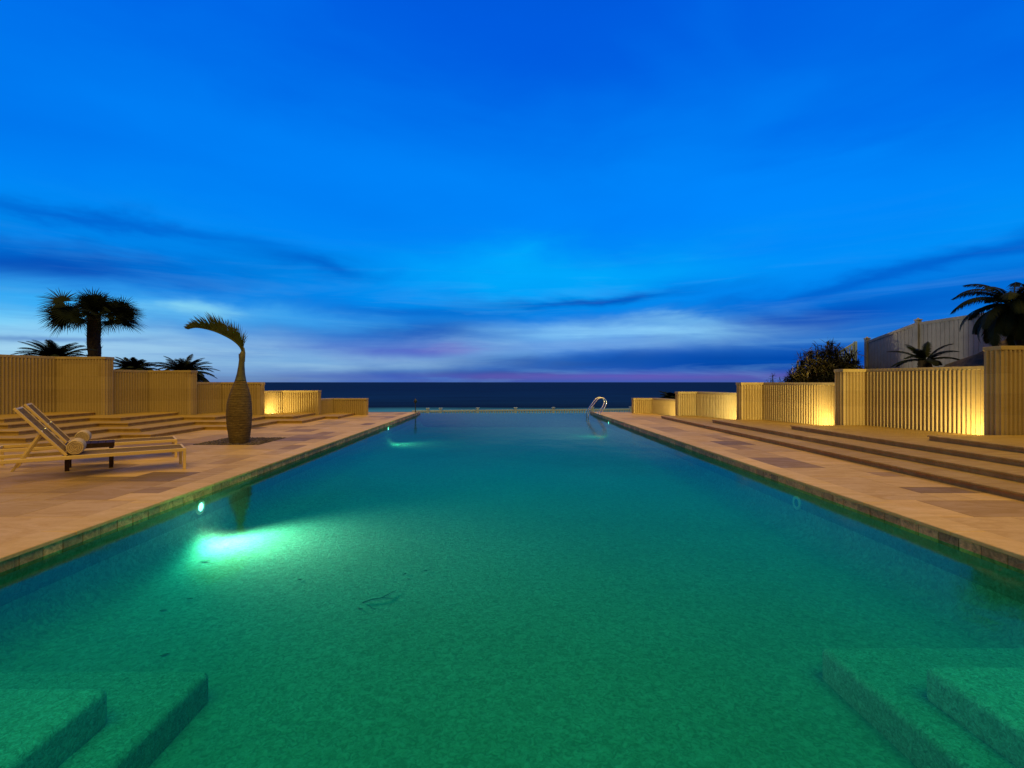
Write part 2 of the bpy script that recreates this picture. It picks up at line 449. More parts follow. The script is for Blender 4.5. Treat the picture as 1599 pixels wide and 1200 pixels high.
# sea + beach
b=MB(); b.face([(-9000,100,-5.2),(9000,100,-5.2),(9000,18000,-5.2),(-9000,18000,-5.2)]); struct(b.build('sea',M['sea']))
b=MB(); b.face([(-300,26.3,-3.2),(300,26.3,-3.2),(300,118,-5.6),(-300,118,-5.6)]); struct(b.build('beach',M['sand']))
# dune ground behind the walls (both sides)
def terrain(name,x0,x1,y0,y1,fn,mat,n=40):
    b=MB(); V=[];Fc=[]
    for j in range(n+1):
        for i in range(n+1):
            x=x0+(x1-x0)*i/n; y=y0+(y1-y0)*j/n; V.append((x,y,fn(x,y)))
    for j in range(n):
        for i in range(n):
            k=j*(n+1)+i; Fc.append((k,k+1,k+n+2,k+n+1))
    b.idx(V,Fc); return struct(b.build(name,mat))
def gl_(x,y):
    if y < 16.3+.92*(x+14.6)+.35 and x>-15.6: return -1.2
    z=1.2-.16*(y-16) + .12*math.sin(x*1.7)*math.cos(y*1.3)
    if y>25: z-= (y-25)*.5
    return max(z,-5.5)
terrain('dune_ground',-46,-6.6,15,45,gl_,M['soil'],150)
def gr_(x,y):
    z=1.0-.13*(y-14)+.05*math.sin(x*3)*math.cos(y*2)
    z+=1.6*math.exp(-((x-12.6)/1.05)**2-((y-13.0)/1.1)**2)
    if y>42: z-=(y-42)*.5
    return max(z,-5.5)
terrain('planted_ground',11.2,60,8.4,60,gr_,M['soil'],60)
def gr2(x,y): return .55-.1*(y-17)-max(0,y-24)*.6
b=MB()

# pool shell -----------------------------------------------------------
b=MB()
def floorz(y): return FL if y<9 else FL-(y-9)*.004
ys=[ZN,3,6,9,12,16,20,24,26.0]
for a,c in zip(ys,ys[1:]):
    cr=.36; prof=[(XL,cr)]+[(XL+cr-cr*math.cos(w*math.pi/16),cr-cr*math.sin(w*math.pi/16)) for w in range(1,9)]
    prof+=[(XR+XL-x,z) for x,z in prof[::-1]]
    for (xa,za),(xb,zb) in zip(prof,prof[1:]):
        b.face([(xa,a,floorz(a)+za),(xb,a,floorz(a)+zb),(xb,c,floorz(c)+zb),(xa,c,floorz(c)+za)])
b.sm=[True]*len(b.sm); struct(b.build('pool_floor',M['plaster'])); b=MB()
for X,sg in ((XL,1),(XR,-1)):
    p=[(X,ZN,-2),(X,26,-2),(X,26,-.165),(X,ZN,-.165)]
    b.face(p if sg<0 else p[::-1])
b.face([(XL,ZN,-2),(XL,ZN,-.05),(XR,ZN,-.05),(XR,ZN,-2)])
b.box(XL-.3,XR+.3,26.0,26.28,-3.2,WL-.006)
struct(b.build('pool_basin',M['plaster_wall']))
# waterline tiles and backing
b=MB()
for X,sg in ((XL,-1),(XR,1)):
    x0,x1=sorted((X+sg*.012,X+sg*.2)); b.box(x0,x1,ZN,26.0,-.20,-.036)
struct(b.build('waterline_backing',M['joint']))
b=MB()
for X,sg in ((XL,-1),(XR,1)):
    y=ZN
    while y<25.95:
        L=rnd.choice((.21,.23,.25,.23)); L=min(L,25.95-y); t=.6+.75*rnd.random(); w=rnd.random()*.15
        x0,x1=sorted((X+sg*(.001+.003*rnd.random()),X+sg*.011))
        b.rbox(x0,x1,y+.004,y+L-.004,-.175,-.037,.0015,col=(t,t*(1-w*.5),t*(1-w)))
        y+=L
struct(b.build('waterline_tiles',M['tile']))
# coping slabs
b=MB()
for X,sg in ((XL,-1),(XR,1)):
    y=-3.0
    while y<25.0:
        L=1.2 if y>-3 else .8; L=min(L,25.05-y); t=.9+.2*rnd.random()
        x0,x1=sorted((X-sg*.025,X+sg*.34))
        b.rbox(x0,x1,y+.0015,y+L-.0015,-.036,.006,.006,col=(t,t*.985,t*.96)); y+=L
y=ZN
for k in range(8):
    x0=XL-.025+.01+k*1.1; b.rbox(x0+.02 if k==0 else x0,x0+1.097,ZN-.36,ZN+.02,-.045,.0055,.006,col=(1,1,1))
struct(b.build('pool_coping',M['coping']))
# deck base + pavers
b=MB()
b.box(-40,XL-.2,-6,25.05,-3.2,-.014); b.box(XR+.2,40,-6,25.05,-3.2,-.014); b.box(XL-.2,XR+.2,-6,ZN-.005,-3.2,-.05)
struct(b.build('deck_base',M['joint']))
def pavers(b,x0,x1,y0,y1,cell=.4,seed=1,hole=None,forced=()):
    global bed
    r=random.Random(seed); nx=int(round((x1-x0)/cell)); ny=int(round((y1-y0)/cell)); cx=(x1-x0)/nx; cy=(y1-y0)/ny
    g=[[0]*nx for _ in range(ny)]
    if hole:
        i0,i1=[int(round((v-x0)/cx)) for v in hole[:2]]; j0,j1=[int(round((v-y0)/cy)) for v in hole[2:]]
        for j in range(j0,j1):
            for i in range(i0,i1): g[j][i]=1
        bed=(x0+i0*cx,x0+i1*cx,y0+j0*cy,y0+j1*cy)
    for a0,a1,c0,c1,t in forced:
        i0,i1=[int(round((v-x0)/cx)) for v in (a0,a1)]; j0,j1=[int(round((v-y0)/cy)) for v in (c0,c1)]
        for j in range(j0,j1):
            for i in range(i0,i1): g[j][i]=1
        b.rbox(x0+i0*cx+.004,x0+i1*cx-.004,y0+j0*cy+.004,y0+j1*cy-.004,-.03,.0,.003,col=(t,t*.95,t*.8))
    for j in range(ny):
        for i in range(nx):
            if g[j][i]: continue
            opts=[(2,4),(4,2),(2,3),(3,2),(2,2),(3,4),(2,2),(1,2),(2,1),(1,1)]; r.shuffle(opts)
            if r.random()<.75: opts.sort(key=lambda o:-(o[0]*o[1]>=4))
            for w,h in opts+[(1,1)]:
                if i+w<=nx and j+h<=ny and all(not g[j+b2][i+a] for a in range(w) for b2 in range(h)):
                    for a in range(w):
                        for b2 in range(h): g[j+b2][i+a]=1
                    t=.80+.34*r.random()
                    q=r.random()
                    if q<.09: t*=.42
                    elif q<.26: t*=.66
                    wv=.05*r.random()
                    b.rbox(x0+i*cx+.004,x0+(i+w)*cx-.004,y0+j*cy+.004,y0+(j+h)*cy-.004,-.03,.0,.003,col=(t,t*(1-wv*.3)*(.95 if t<.7 else 1),t*(1-wv)*(.8 if t<.7 else 1)))
                    break
bed=None
b=MB()
nx0=XL-.343-9.2
pavers(b,nx0,XL-.343,-2.4,25.04,.4,3,(-7.4,-5.95,11.75,13.35),[(-6.64,-5.84,7.65,8.05,.45),(-5.85,-5.05,6.4,7.65,.7),(-5.45,-5.05,9.2,10.0,.72)])
pavers(b,XR+.343,XR+.343+2.4,-2.4,25.04,.4,12,None,[(4.843,5.643,8.8,10.0,.5),(5.643,6.443,6.6,7.05,.42),(5.243,6.443,5.4,6.2,.72),(5.64,6.04,12.8,13.6,.6)])
# pieces around the palm bed
struct(b.build('pool_deck',M['paver']))

# pool water -----------------------------------------------------------
b=MB(); b.box(XL-.008,XR+.008,ZN-.008,26.22,-2.1,WL)
struct(b.build('pool_water',M['water']))

# terraces --------------------------------------------------------------
r_=.105
def level(polyfn,l,name='terrace_steps'):
    b=MB(); b.prism(polyfn(0),-.02 if l==1 else (l-1)*r_-.05,l*r_-.036)
    b.prism(polyfn(.022),l*r_-.036,l*r_)
    o=struct(b.build(name,M['step']))
    o.modifiers.new('weld','WELD'); md=o.modifiers.new('round','BEVEL'); md.width=.010; md.segments=2; md.limit_method='ANGLE'; md.angle_limit=R(50)
    return o
rt={1:(6.55,20.7),2:(7.2,17.2),3:(7.9,13.7),4:(8.65,10.15)}
for l,(x,y) in rt.items():
    level(lambda o,x=x,y=y:[(x-o,-5.9),(30+.3*l,-5.9),(30+.3*l,y+o),(x-o,y+o)],l)
# left: saw-tooth terraces, each section reaches nearer to the pool
secs=[ # (front y per level, inner x per level)
 ([-5.9,-5.9,-5.9,-5.9,-5.9],[-12.1,-12.9,-13.7,-14.4,-15.2]),
 ([8.5,9.1,9.7,10.3,10.9],[-11.2,-12.0,-12.8,-13.5,-14.3]),
 ([10.9,11.5,12.1,12.7,13.3],[-10.2,-11.0,-11.75,-12.6,-13.3]),
 ([13.3,13.9,14.5,15.2,None],[-9.4,-10.1,-10.9,-11.65,None]),
 ([15.7,16.35,17.0,None,None],[-8.2,-9.0,-9.8,None,None]),
 ([18.1,18.85,None,None,None],[-7.3,-7.95,None,None,None]),
 ([20.4,None,None,None,None],[-6.75,None,None,None,None])]
zend={1:22.9,2:21.3,3:19.7,4:18.1,5:16.5}
for l in range(1,6):
    def pf(o,l=l):
        S=[(s[0][l-1],s[1][l-1]) for s in secs if s[0][l-1] is not None]
        P=[(-40-.3*l,S[0][0])]
        for i,(y,x) in enumerate(S):
            P.append((x+o,y-o if i else y)); 
            yn=S[i+1][0]-o if i+1<len(S) else zend[l]
            P.append((x+o,yn))
        # remove duplicate corner at starts
        P.append((-40-.3*l,zend[l])); return P
    level(pf,l)

# fluted walls -----------------------------------------------------------
def fluted(path, ribs, pitch=.09, amp=.036, seg=5):
    """path: list of (x,y) corners; ribs: per segment (start_margin,end_margin) or None. returns outline list of (x,y,s)"""
    out=[]; s=0
    for (p,q),rb in zip(zip(path,path[1:]),ribs):
        L=math.hypot(q[0]-p[0],q[1]-p[1]); tx,ty=(q[0]-p[0])/L,(q[1]-p[1])/L
        out.append((p[0],p[1],s))
        if rb:
            a,c=rb; n=max(1,int((L-a-c)/pitch)); pt=(L-a-c)/n
            for k in range(n):
                for j in range(seg+1):
                    t=j/seg; u=a+(k+.14+.72*t)*pt; d=amp*math.sin(math.pi*t)
                    # normal points to the outside (right-hand side of travel reversed by sgn)
                    out.append((p[0]+tx*u+ty*d*SG, p[1]+ty*u-tx*d*SG, s+u))
                u=a+(k+1)*pt; d=-.012
                out.append((p[0]+tx*u+ty*d*SG, p[1]+ty*u-tx*d*SG, s+u))
        s+=L
    out.append((path[-1][0],path[-1][1],s)); return out
SG=1
def wall_unit(side,xin,xout,y,slope,t,z0,top,ret,label,group):
    """side +1 right of the pool, -1 left. Block face from xin to xout at y, return at xin going back, panel running nearer/outward."""
    global SG; SG=-1 if side>0 else 1
    ox,oy=(xin+xout)/2,y
    xa,ya=xout+side*slope*t,y-t
    path=[(xin,y+ret),(xin,y),(xout,y),(xa,ya)]
    # travel: return -> face -> panel. outside is toward camera/pool
    root=empty('fluted_wall',(ox,oy,z0),0,label,'wall',group)
    zc=top-.085
    SG = 1 if side>0 else -1
    ol=fluted(path,[(.03,.03) if ret>.15 else None,(.05,.03),(.02,.12)])
    w=.28
    back=[(xa+side*w,ya),(xout+side*w*.96,y+.30),(xin+side*w,y+.30),(xin+side*w,y+ret)]
    if ret<.31: back=[(xa+side*w,ya),(xout+side*w*.96,y+.30),(xin+side*.05,y+.30)]
    poly=[(x,yy) for x,yy,s in ol]+back
    b=MB(); n=len(ol)
    for i in range(n-1):
        (x1,y1,s1),(x2,y2,s2)=ol[i],ol[i+1]
        q=[(x1,y1,z0),(x2,y2,z0),(x2,y2,zc),(x1,y1,zc)]; u=[(s1,z0),(s2,z0),(s2,zc),(s1,zc)]
        if side>0: b.face(q,uv=u)
        else: b.face(q[::-1],uv=u[::-1])
    bk=[poly[n-1]]+back+[poly[0]]; s=0
    for p,q in zip(bk,bk[1:]):
        L=math.hypot(q[0]-p[0],q[1]-p[1])
        b.face([(p[0],p[1],z0),(q[0],q[1],z0),(q[0],q[1],zc),(p[0],p[1],zc)],uv=[(s,z0),(s+L,z0),(s+L,zc),(s,zc)]); s+=L
    b.face([(x,yy,zc) for x,yy in poly],uv=[(x,yy) for x,yy in poly])
    o=b.build('wall_panel',M['wall'],root,None)
    e=.026
    cp=[(xin-side*e,y+ret+.01),(xin-side*e,y-e),(xout+side*e*-.2,y-e),(xa-side*e,ya-.01)]+[(xa+side*(w+e),ya-.01),(xout+side*(w+e),y+.30+e)]
    cp+= [(xin+side*(w+e),y+.30+e),(xin+side*(w+e),y+ret+.01)] if ret>=.31 else [(xin+side*.05,y+.30+e)]
    b=MB(); b.prism(cp,zc+.001,top)
    c=b.build('cap',M['cap'],root,None)
    for q in (o,c):
        q.matrix_parent_inverse=Matrix.Translation((-ox,-oy,-z0))
    c.modifiers.new('weld','WELD'); md=c.modifiers.new('round','BEVEL'); md.width=.008; md.segments=2
    return root
gw='fluted stone walls stepping down towards the sea'
RW=[ # xin,xout,y,top,level
 (10.16,11.05,10.2,2.24,4),(9.36,9.98,13.75,1.86,3),(8.2,8.95,17.2,1.49,2),(7.29,8.05,20.8,1.10,1),(6.27,7.15,24.0,.73,0)]
RL=['tallest fluted wall on the right, cut by the photo edge above the wide steps',
    'long brightly uplit fluted wall below the small sago palm on the right',
    'fluted uplit wall below the dense bush on the right',
    'fluted uplit pale wall fourth from the right edge, between the bush and the low end wall',
    'lowest fluted wall on the right, beside the pool ladder']
for k,(xi,xo,y,top,l) in enumerate(RW):
    sl=.248
    if k==0: t=3.6
    else:
        q=RW[k-1][0]/(RW[k-1][2]+.35); t=(q*y-xo)/(sl+q)+.12
    wall_unit(1,xi,xo,y,sl,t,(l-1)*r_ if l else -.01,top,.36,RL[k],gw)
LW=[(-13.0,-14.6,16.3,2.33,5),(-11.2,-12.72,17.9,1.92,4),(-9.5,-11.0,19.5,1.50,3),(-7.84,-9.33,21.1,1.145,2),(-6.25,-7.74,22.7,.76,1)]
LL=['tallest fluted wall on the left, under the fan palm',
    'fluted wall on the left topped by two dark sago palms',
    'fluted wall directly behind the bottle palm',
    'low golden uplit fluted wall just right of the bottle palm',
    'lowest fluted wall on the left, ending nearest the pool edge']
for k,(xi,xo,y,top,l) in enumerate(LW):
    sl=.34
    if k==0: t=3.2
    else:
        q=-LW[k-1][0]/(LW[k-1][2]+.35); t=(q*y+xo)/(sl+q)+.12
    wall_unit(-1,xi,xo,y,sl,t,(l-1)*r_,top,.36,LL[k],gw)

# ground uplights ---------------------------------------------------------
def falloff(L,smooth):
    L.use_nodes=True; nt=L.node_tree; e=[n for n in nt.nodes if n.type=='EMISSION'][0]
    f=nt.nodes.new('ShaderNodeLightFalloff'); f.inputs['Strength'].default_value=1; f.inputs['Smooth'].default_value=smooth
    nt.links.new(f.outputs['Linear'],e.inputs['Strength'])
def uplight(x,y,z,aim,energy,label,col=(1,.78,.31),size=R(125)):
    root=empty('ground_uplight',(x,y,z),0,label,'uplight','uplights at the foot of the fluted walls')
    b=MB(); b.lathe([(.055,0),(.06,.004),(.06,.02),(.05,.024),(.046,.018)],20); o=b.build('housing',M['fixture'],root)
    b=MB(); b.lathe([(.001,.0225),(.03,.0222),(.044,.019),(.044,.0185)],20); b.build('lens',M['up_lens'],root)
    L=bpy.data.lights.new('uplight_lamp','SPOT'); L.energy=energy; L.color=col; L.spot_size=R(178); L.spot_blend=.35; L.shadow_soft_size=.05; falloff(L,.0)
    lo=bpy.data.objects.new('lamp',L); COL.objects.link(lo); lo.parent=root; lo.location=(0,0,.06)
    d=Vector(aim); lo.rotation_euler=d.to_track_quat('-Z','Y').to_euler()
    return root
lv=lambda l:l*r_
uplight(10.30,10.86,lv(3),(.25,.5,.8),130,'uplight glowing at the right end of the long uplit wall')
uplight(9.24,14.50,lv(2),(.25,.5,.8),125,'uplight glowing at the foot of the wall below the dense bush')
uplight(8.10,18.0,lv(1),(.25,.5,.8),110,'uplight glowing at the foot of the pale wall left of the dense bush',(1,.86,.42))
uplight(7.20,21.5,0.0,(.25,.5,.8),75,'uplight glowing at the foot of the lowest wall on the right')
uplight(-9.30,20.15,lv(2),(-.3,.5,1),95,'uplight glowing beside the bottle palm on the left')

# pool lights ---------------------------------------------------------------
def pool_light(x,y,z,side,on,energy,label):
    root=empty('pool_light',(x,y,z),0,label,'pool light','round lights in the pool walls')
    Mx=Matrix.Rotation(R(90)*(-side),4,'Y')
    b=MB(); b.lathe([(.105,0),(.105,.012),(.085,.022),(.06,.018),(.06,0)],28); b.v=[tuple(Mx@Vector(v)) for v in b.v]; b.build('ring',M['plastic_ring'],root)
    b=MB(); b.lathe([(.058,.0),(.058,.012),(.04,.022),(.02,.027),(.002,.028)],28); b.v=[tuple(Mx@Vector(v)) for v in b.v]; b.build('lens',M['lens_on'] if on else M['lens_off'],root)
    if on:
        L=bpy.data.lights.new('pool_lamp','SPOT'); L.energy=energy*.85; L.color=(.16,.72,.36); L.spot_size=R(150); L.spot_blend=.7; L.shadow_soft_size=.09
        L2=bpy.data.lights.new('pool_lamp_core','SPOT'); L2.energy=energy*2.5; L2.color=(1,.16,.08); L2.spot_size=R(122); L2.spot_blend=1; L2.shadow_soft_size=.12; falloff(L2,0)
        l2=bpy.data.objects.new('core_lamp',L2); COL.objects.link(l2); l2.parent=root; l2.location=(-side*.10,0,.04)
        l2.rotation_euler=Vector((-side,-.05,-.85)).to_track_quat('-Z','Y').to_euler()
        lo=bpy.data.objects.new('lamp',L); COL.objects.link(lo); lo.parent=root; lo.location=(-side*.07,0,0)
        lo.rotation_euler=Vector((-side,-.2,-.30)).to_track_quat('-Z','Y').to_euler()
    return root
pool_light(XL,7.08,-.27,-1,True,560,'lit pool light low on the near left pool wall')
pool_light(XR,7.65,-.35,1,False,0,'unlit round pool light on the near right pool wall')
pool_light(XL,18.6,-.235,-1,True,150,'lit pool light in the far left pool wall')
pool_light(XR,21.3,-.235,1,True,70,'lit pool light beside the ladder in the far right pool wall')

# ------------------------------------------------------------------ underwater corner steps
def corner_steps(side,tiers,label):
    root=empty('pool_steps',(side*3.4,2,FL),0,label,'pool steps','steps down into the near corners of the pool')
    wall=XL if side<0 else XR
    for i,(x,y,z) in enumerate(tiers):
        b=MB(); xa,xb=sorted((wall+side*.004*(i+1),x))
        b.box(xa,xb,ZN-.004*(i+1),y,FL-.3 if i==0 else tiers[i-1][2]-.03,z)
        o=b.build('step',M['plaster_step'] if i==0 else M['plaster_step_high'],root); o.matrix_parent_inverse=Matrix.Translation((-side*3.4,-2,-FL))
        o.modifiers.new('weld','WELD'); md=o.modifiers.new('round','BEVEL'); md.width=.05; md.segments=5; md.limit_method='ANGLE'
    return root
corner_steps(-1,[(-2.1,3.59,-.56),(-2.38,3.03,-.34)],'two submerged plaster steps in the bottom left corner of the pool')
corner_steps(1,[(2.45,3.87,-.54),(2.72,3.24,-.33)],'two submerged plaster steps in the bottom right corner of the pool')

# sunken leaves and twigs
def world(px,py,z):
    Y=(H-z)*F/(py-597); return ((px-786)/F*Y,Y,z)
r=random.Random(5)
def leaf(px,py,L,ang,label,curl=.25):
    x,y,z=world(px,py,FL+.008)
    b=MB(); V=[];Fc=[];n=8
    for i in range(n+1):
        t=i/n; u=(t-.5)*L; wd=.13*L*math.sin(math.pi*min(1,t*1.02+.02))**.8+.001; v=curl*L*(t-.5)**2
        cx,cy=u*math.cos(ang)-v*math.sin(ang),u*math.sin(ang)+v*math.cos(ang)
        nx,ny=-math.sin(ang),math.cos(ang)
        V+=[(cx-nx*wd,cy-ny*wd,.004),(cx,cy,.010+.01*math.sin(math.pi*t)),(cx+nx*wd,cy+ny*wd,.004)]
    for i in range(n):
        k=i*3; Fc+=[(k,k+3,k+4,k+1),(k+1,k+4,k+5,k+2)]
    b.idx(V,Fc); o=b.build('sunken_leaf',M['debris'],None); o.location=(x,y,z); o.scale=(.75,.6,.6)
    return tag(o,label,'leaf','dead leaves lying on the pool floor')
leaf(320,877,.17,.15,'dark curved leaf on the pool floor under the bright near pool light')
leaf(562,951,.12,-.7,'small leaf at the left end of the sunken palm twig')
leaf(632,897,.09,.9,'leaf near the floor centre just above the sunken twig',.4)
leaf(664,892,.08,.5,'farthest right leaf above the sunken twig')
leaf(638,905,.07,-.5,'tiny leaf touching the right tip of the sunken twig')
leaf(258,1023,.11,.8,'small leaf above the left underwater steps')
leaf(468,906,.07,.6,'small leaf left of the sunken twig, toward the bright light')
leaf(296,936,.09,.2,'faint small leaf between the near pool light and the left steps')
leaf(255,954,.10,.2,'faint leaf nearest the left pool wall')
b=MB(); p0=world(566,941,FL+.012); p1=world(620,921,FL+.015); p2=world(595,934,FL+.02)
b.tube([p0,((p0[0]+p2[0])/2,(p0[1]+p2[1])/2+.01,p2[2]),p2,p1],[.007,.006,.005,.002],6)
q=world(592,952,FL+.012); b.tube([world(574,945,FL+.012),world(582,950,FL+.012),q],[.003,.003,.001],5)
b.tube([p2,world(610,934,FL+.012),world(617,936,FL+.012)],[.004,.003,.001],5)
tag(b.build('sunken_twig',M['debris']),'thin forked palm twig lying on the pool floor','twig')

# ------------------------------------------------------------------ ladder
def ladder():
    root=empty('pool_ladder',(4.4,23.2,0),0,'stainless steel pool ladder with two curved handrails at the far right pool edge','ladder')
    f=22.7
    for i,yy in enumerate((.25,-.25)):
        pts=[(-.50,yy,-.75),(-.50,yy,-.13)]
        ctrl=[(-.50,.02),(-.47,.14),(-.38,.30),(-.24,.50),(-.12,.66),(-.02,.74),(.10,.78),(.23,.75),(.31,.66),(.33,.54),(.28,.40),(.18,.24),(.08,.10),(.03,.0),(.03,-.02)]
        P=[Vector((-.50,yy,-.75)),Vector((-.50,yy,-.2))]
        C=[Vector((x,yy,z)) for x,z in ctrl]
        # catmull-rom
        for a in range(len(C)-1):
            p0=C[max(a-1,0)];p1=C[a];p2=C[a+1];p3=C[min(a+2,len(C)-1)]
            for t in (0,.25,.5,.75):
                P.append(.5*((2*p1)+(p2-p0)*t+(2*p0-5*p1+4*p2-p3)*t*t+(3*p1-p0-3*p2+p3)*t**3))
        P.append(C[-1]); b=MB(); b.tube(P,.021,10); b.build('handrail',M['steel'],root)
        b=MB(); b.lathe([(.05,0.006),(.05,.02),(.03,.028),(.0215,.03)],18,.03,yy); b.build('flange',M['steel'],root)
    for z in (-.32,-.58):
        b=MB(); b.rbox(-.54,-.44,-.25,.25,z-.012,z+.012,.004); b.build('tread',M['steel'],root)
ladder()

# slim dark post at the far left pool corner
root=empty('garden_post',(-4.42,25.2,0),0,'slim black post with a small rounded head at the far left pool corner','post')
root.location=(-4.33,24.6,0)
b=MB(); b.tube([(0,0,-.16),(0,0,.48)],.022,10); b.lathe([(.06,.0),(.06,.015),(.025,.02)],16); b.build('pole',M['black'],root)
b=MB(); b.lathe([(.022,.47),(.07,.50),(.085,.56),(.075,.62),(.03,.67),(.012,.69),(.002,.695)],16); b.build('head',M['black'],root)

# ------------------------------------------------------------------ white boardwalk rail beyond the pool
def vy(px,Y): return (px-786)/F*Y
root=empty('balustrade',(0,31,-1.5),0,'long low white railing running behind the far edge of the pool','railing')
PX=[(641,31.0),(668,31.3),(688,31.5),(746,32),(805,32.6),(864,33.2),(925,33.8),(985,34.4)]
pts=[(vy(px,Y),Y) for px,Y in PX]
topz=lambda Y: 1.5-(44.2-(Y-31)*.75)/780*Y
for i,(x,y) in enumerate(pts):
    if i in (0,): continue
    z=topz(y); b=MB(); b.rbox(x-.09,x+.09,y-.09,y+.09,-3.4,z+.10,.01); b.rbox(x-.12,x+.12,y-.12,y+.12,z+.10,z+.14,.01)
    b.v=[(a,c-31,d+1.5) for a,c,d in b.v]; b.build('post',M['vinyl'],root)
for (x0,y0),(x1,y1) in zip(pts,pts[1:]):
    z0,z1=topz(y0),topz(y1); d=Vector((x1-x0,y1-y0,z1-z0)); L=d.length; ang=math.atan2(d.y,d.x)
    Mx=Matrix.Translation((x0,y0-31,z0+1.5))@Matrix.Rotation(ang,4,'Z')
    b=MB(); b.rbox(.09,L-.09,-.05,.05,-.11,0,.006,Mx); b.build('top_rail',M['vinyl'],root); b=MB(); b.rbox(.09,L-.09,-.03,.03,-1.0,-.92,.006,Mx); b.build('bottom_rail',M['vinyl'],root)
    b=MB(); n=int(L/.19)
    for k in range(n):
        u=.15+(L-.25)*(k+.5)/n; b.box(u-.045,u+.045,-.02,.02,-.92,-.111,None,Mx)
    if n>2: b.build('baluster_panel',M['vinyl'],root)

# ------------------------------------------------------------------ white fence on the right
XF=14.2
root=empty('privacy_fence',(XF,17,1.0),0,'tall white vinyl board fence rising behind the right hand wall','fence')
FP=[(19.5,3.12),(17.1,3.55),(14.35,3.56),(11.7,3.62),(9.0,3.7)]
for i,(y,z) in enumerate(FP):
    b=MB(); b.rbox(-.07,.07,y-17-.07,y-17+.07,-.9,z-1.0+.06,.008); b.rbox(-.09,.09,y-17-.09,y-17+.09,z-1+.06,z-1+.10,.01); b.lathe([(.08,z-1+.10),(.02,z-1+.15),(.001,z-1+.155)],4,0,y-17,smooth=False)
    b.build('post',M['vinyl_grey'],root)
for (ya,za),(yb,zb) in zip(FP,FP[1:]):
    L=ya-yb-.14; n=int(L/.155); b=MB()
    for k in range(n):
        u0=ya-.07-L*k/n; u1=ya-.07-L*(k+1)/n
        zt=za+(zb-za)*(k+.5)/n
        b.box(-.014,.014,u1-17+.006,u0-17-.006,-.85,zt-1.0-.10); b.box(-.006,.006,u0-17-.006,u0-17+.006,-.85,zt-1.-.1)
    b.build('board_panel',M['vinyl_grey'],root)
    b=MB(); P=[(-.035,ya-.07-17,za-1.1),(.035,ya-.07-17,za-1.1),(.035,yb+.07-17,zb-1.1),(-.035,yb+.07-17,zb-1.1)]
    Q=[(x,y,z+.09) for x,y,z in P]
    b.face(P[::-1]);b.face(Q)
    for i in range(4): j=(i+1)%4; b.face([P[i],P[j],Q[j],Q[i]])
    b.build('top_rail',M['vinyl_grey'],root)
# short lit fence turning away from the tall one
root=empty('picket_fence',(14.1,19.9,1.0),0,'short sloping piece of brightly lit white fence beside the dense bush','fence')
for i,(x,z) in enumerate([(13.25,2.62),(14.02,3.08)]):
    b=MB(); b.rbox(x-14.1-.05,x-14.1+.05,-.05,.05,-.9,z-1+.04,.008); b.build('post',M['vinyl'],root)
b=MB()
for k in range(7):
    x=13.34+k*.098; z=2.62+(x-13.25)*.6; b.box(x-14.1-.03,x-14.1+.03,-.012,.012,-.85,z-1-.04)
b.build('picket_panel',M['vinyl'],root)
b=MB()
for x0,x1 in ((13.3,13.97),):
    z0,z1=2.62+(x0-13.25)*.6,2.62+(x1-13.25)*.6
    P=[(x0-14.1,-.03,z0-1.04),(x1-14.1,-.03,z1-1.04),(x1-14.1,.03,z1-1.04),(x0-14.1,.03,z0-1.04)]; Q=[(x,y,z+.07) for x,y,z in P]
    b.face(P[::-1]);b.face(Q)
    for i in range(4): j=(i+1)%4; b.face([P[i],P[j],Q[j],Q[i]])
b.build('rail',M['vinyl'],root)

# ------------------------------------------------------------------ loungers
D=Vector((-.795,-.607,0)).normalized(); Wd=Vector((-D.y,D.x,0)) # local x = toward head, local y = across
if Wd.dot(Vector((-.69,.72,0)))<0: Wd=-Wd
ang=math.atan2(D.y,D.x)
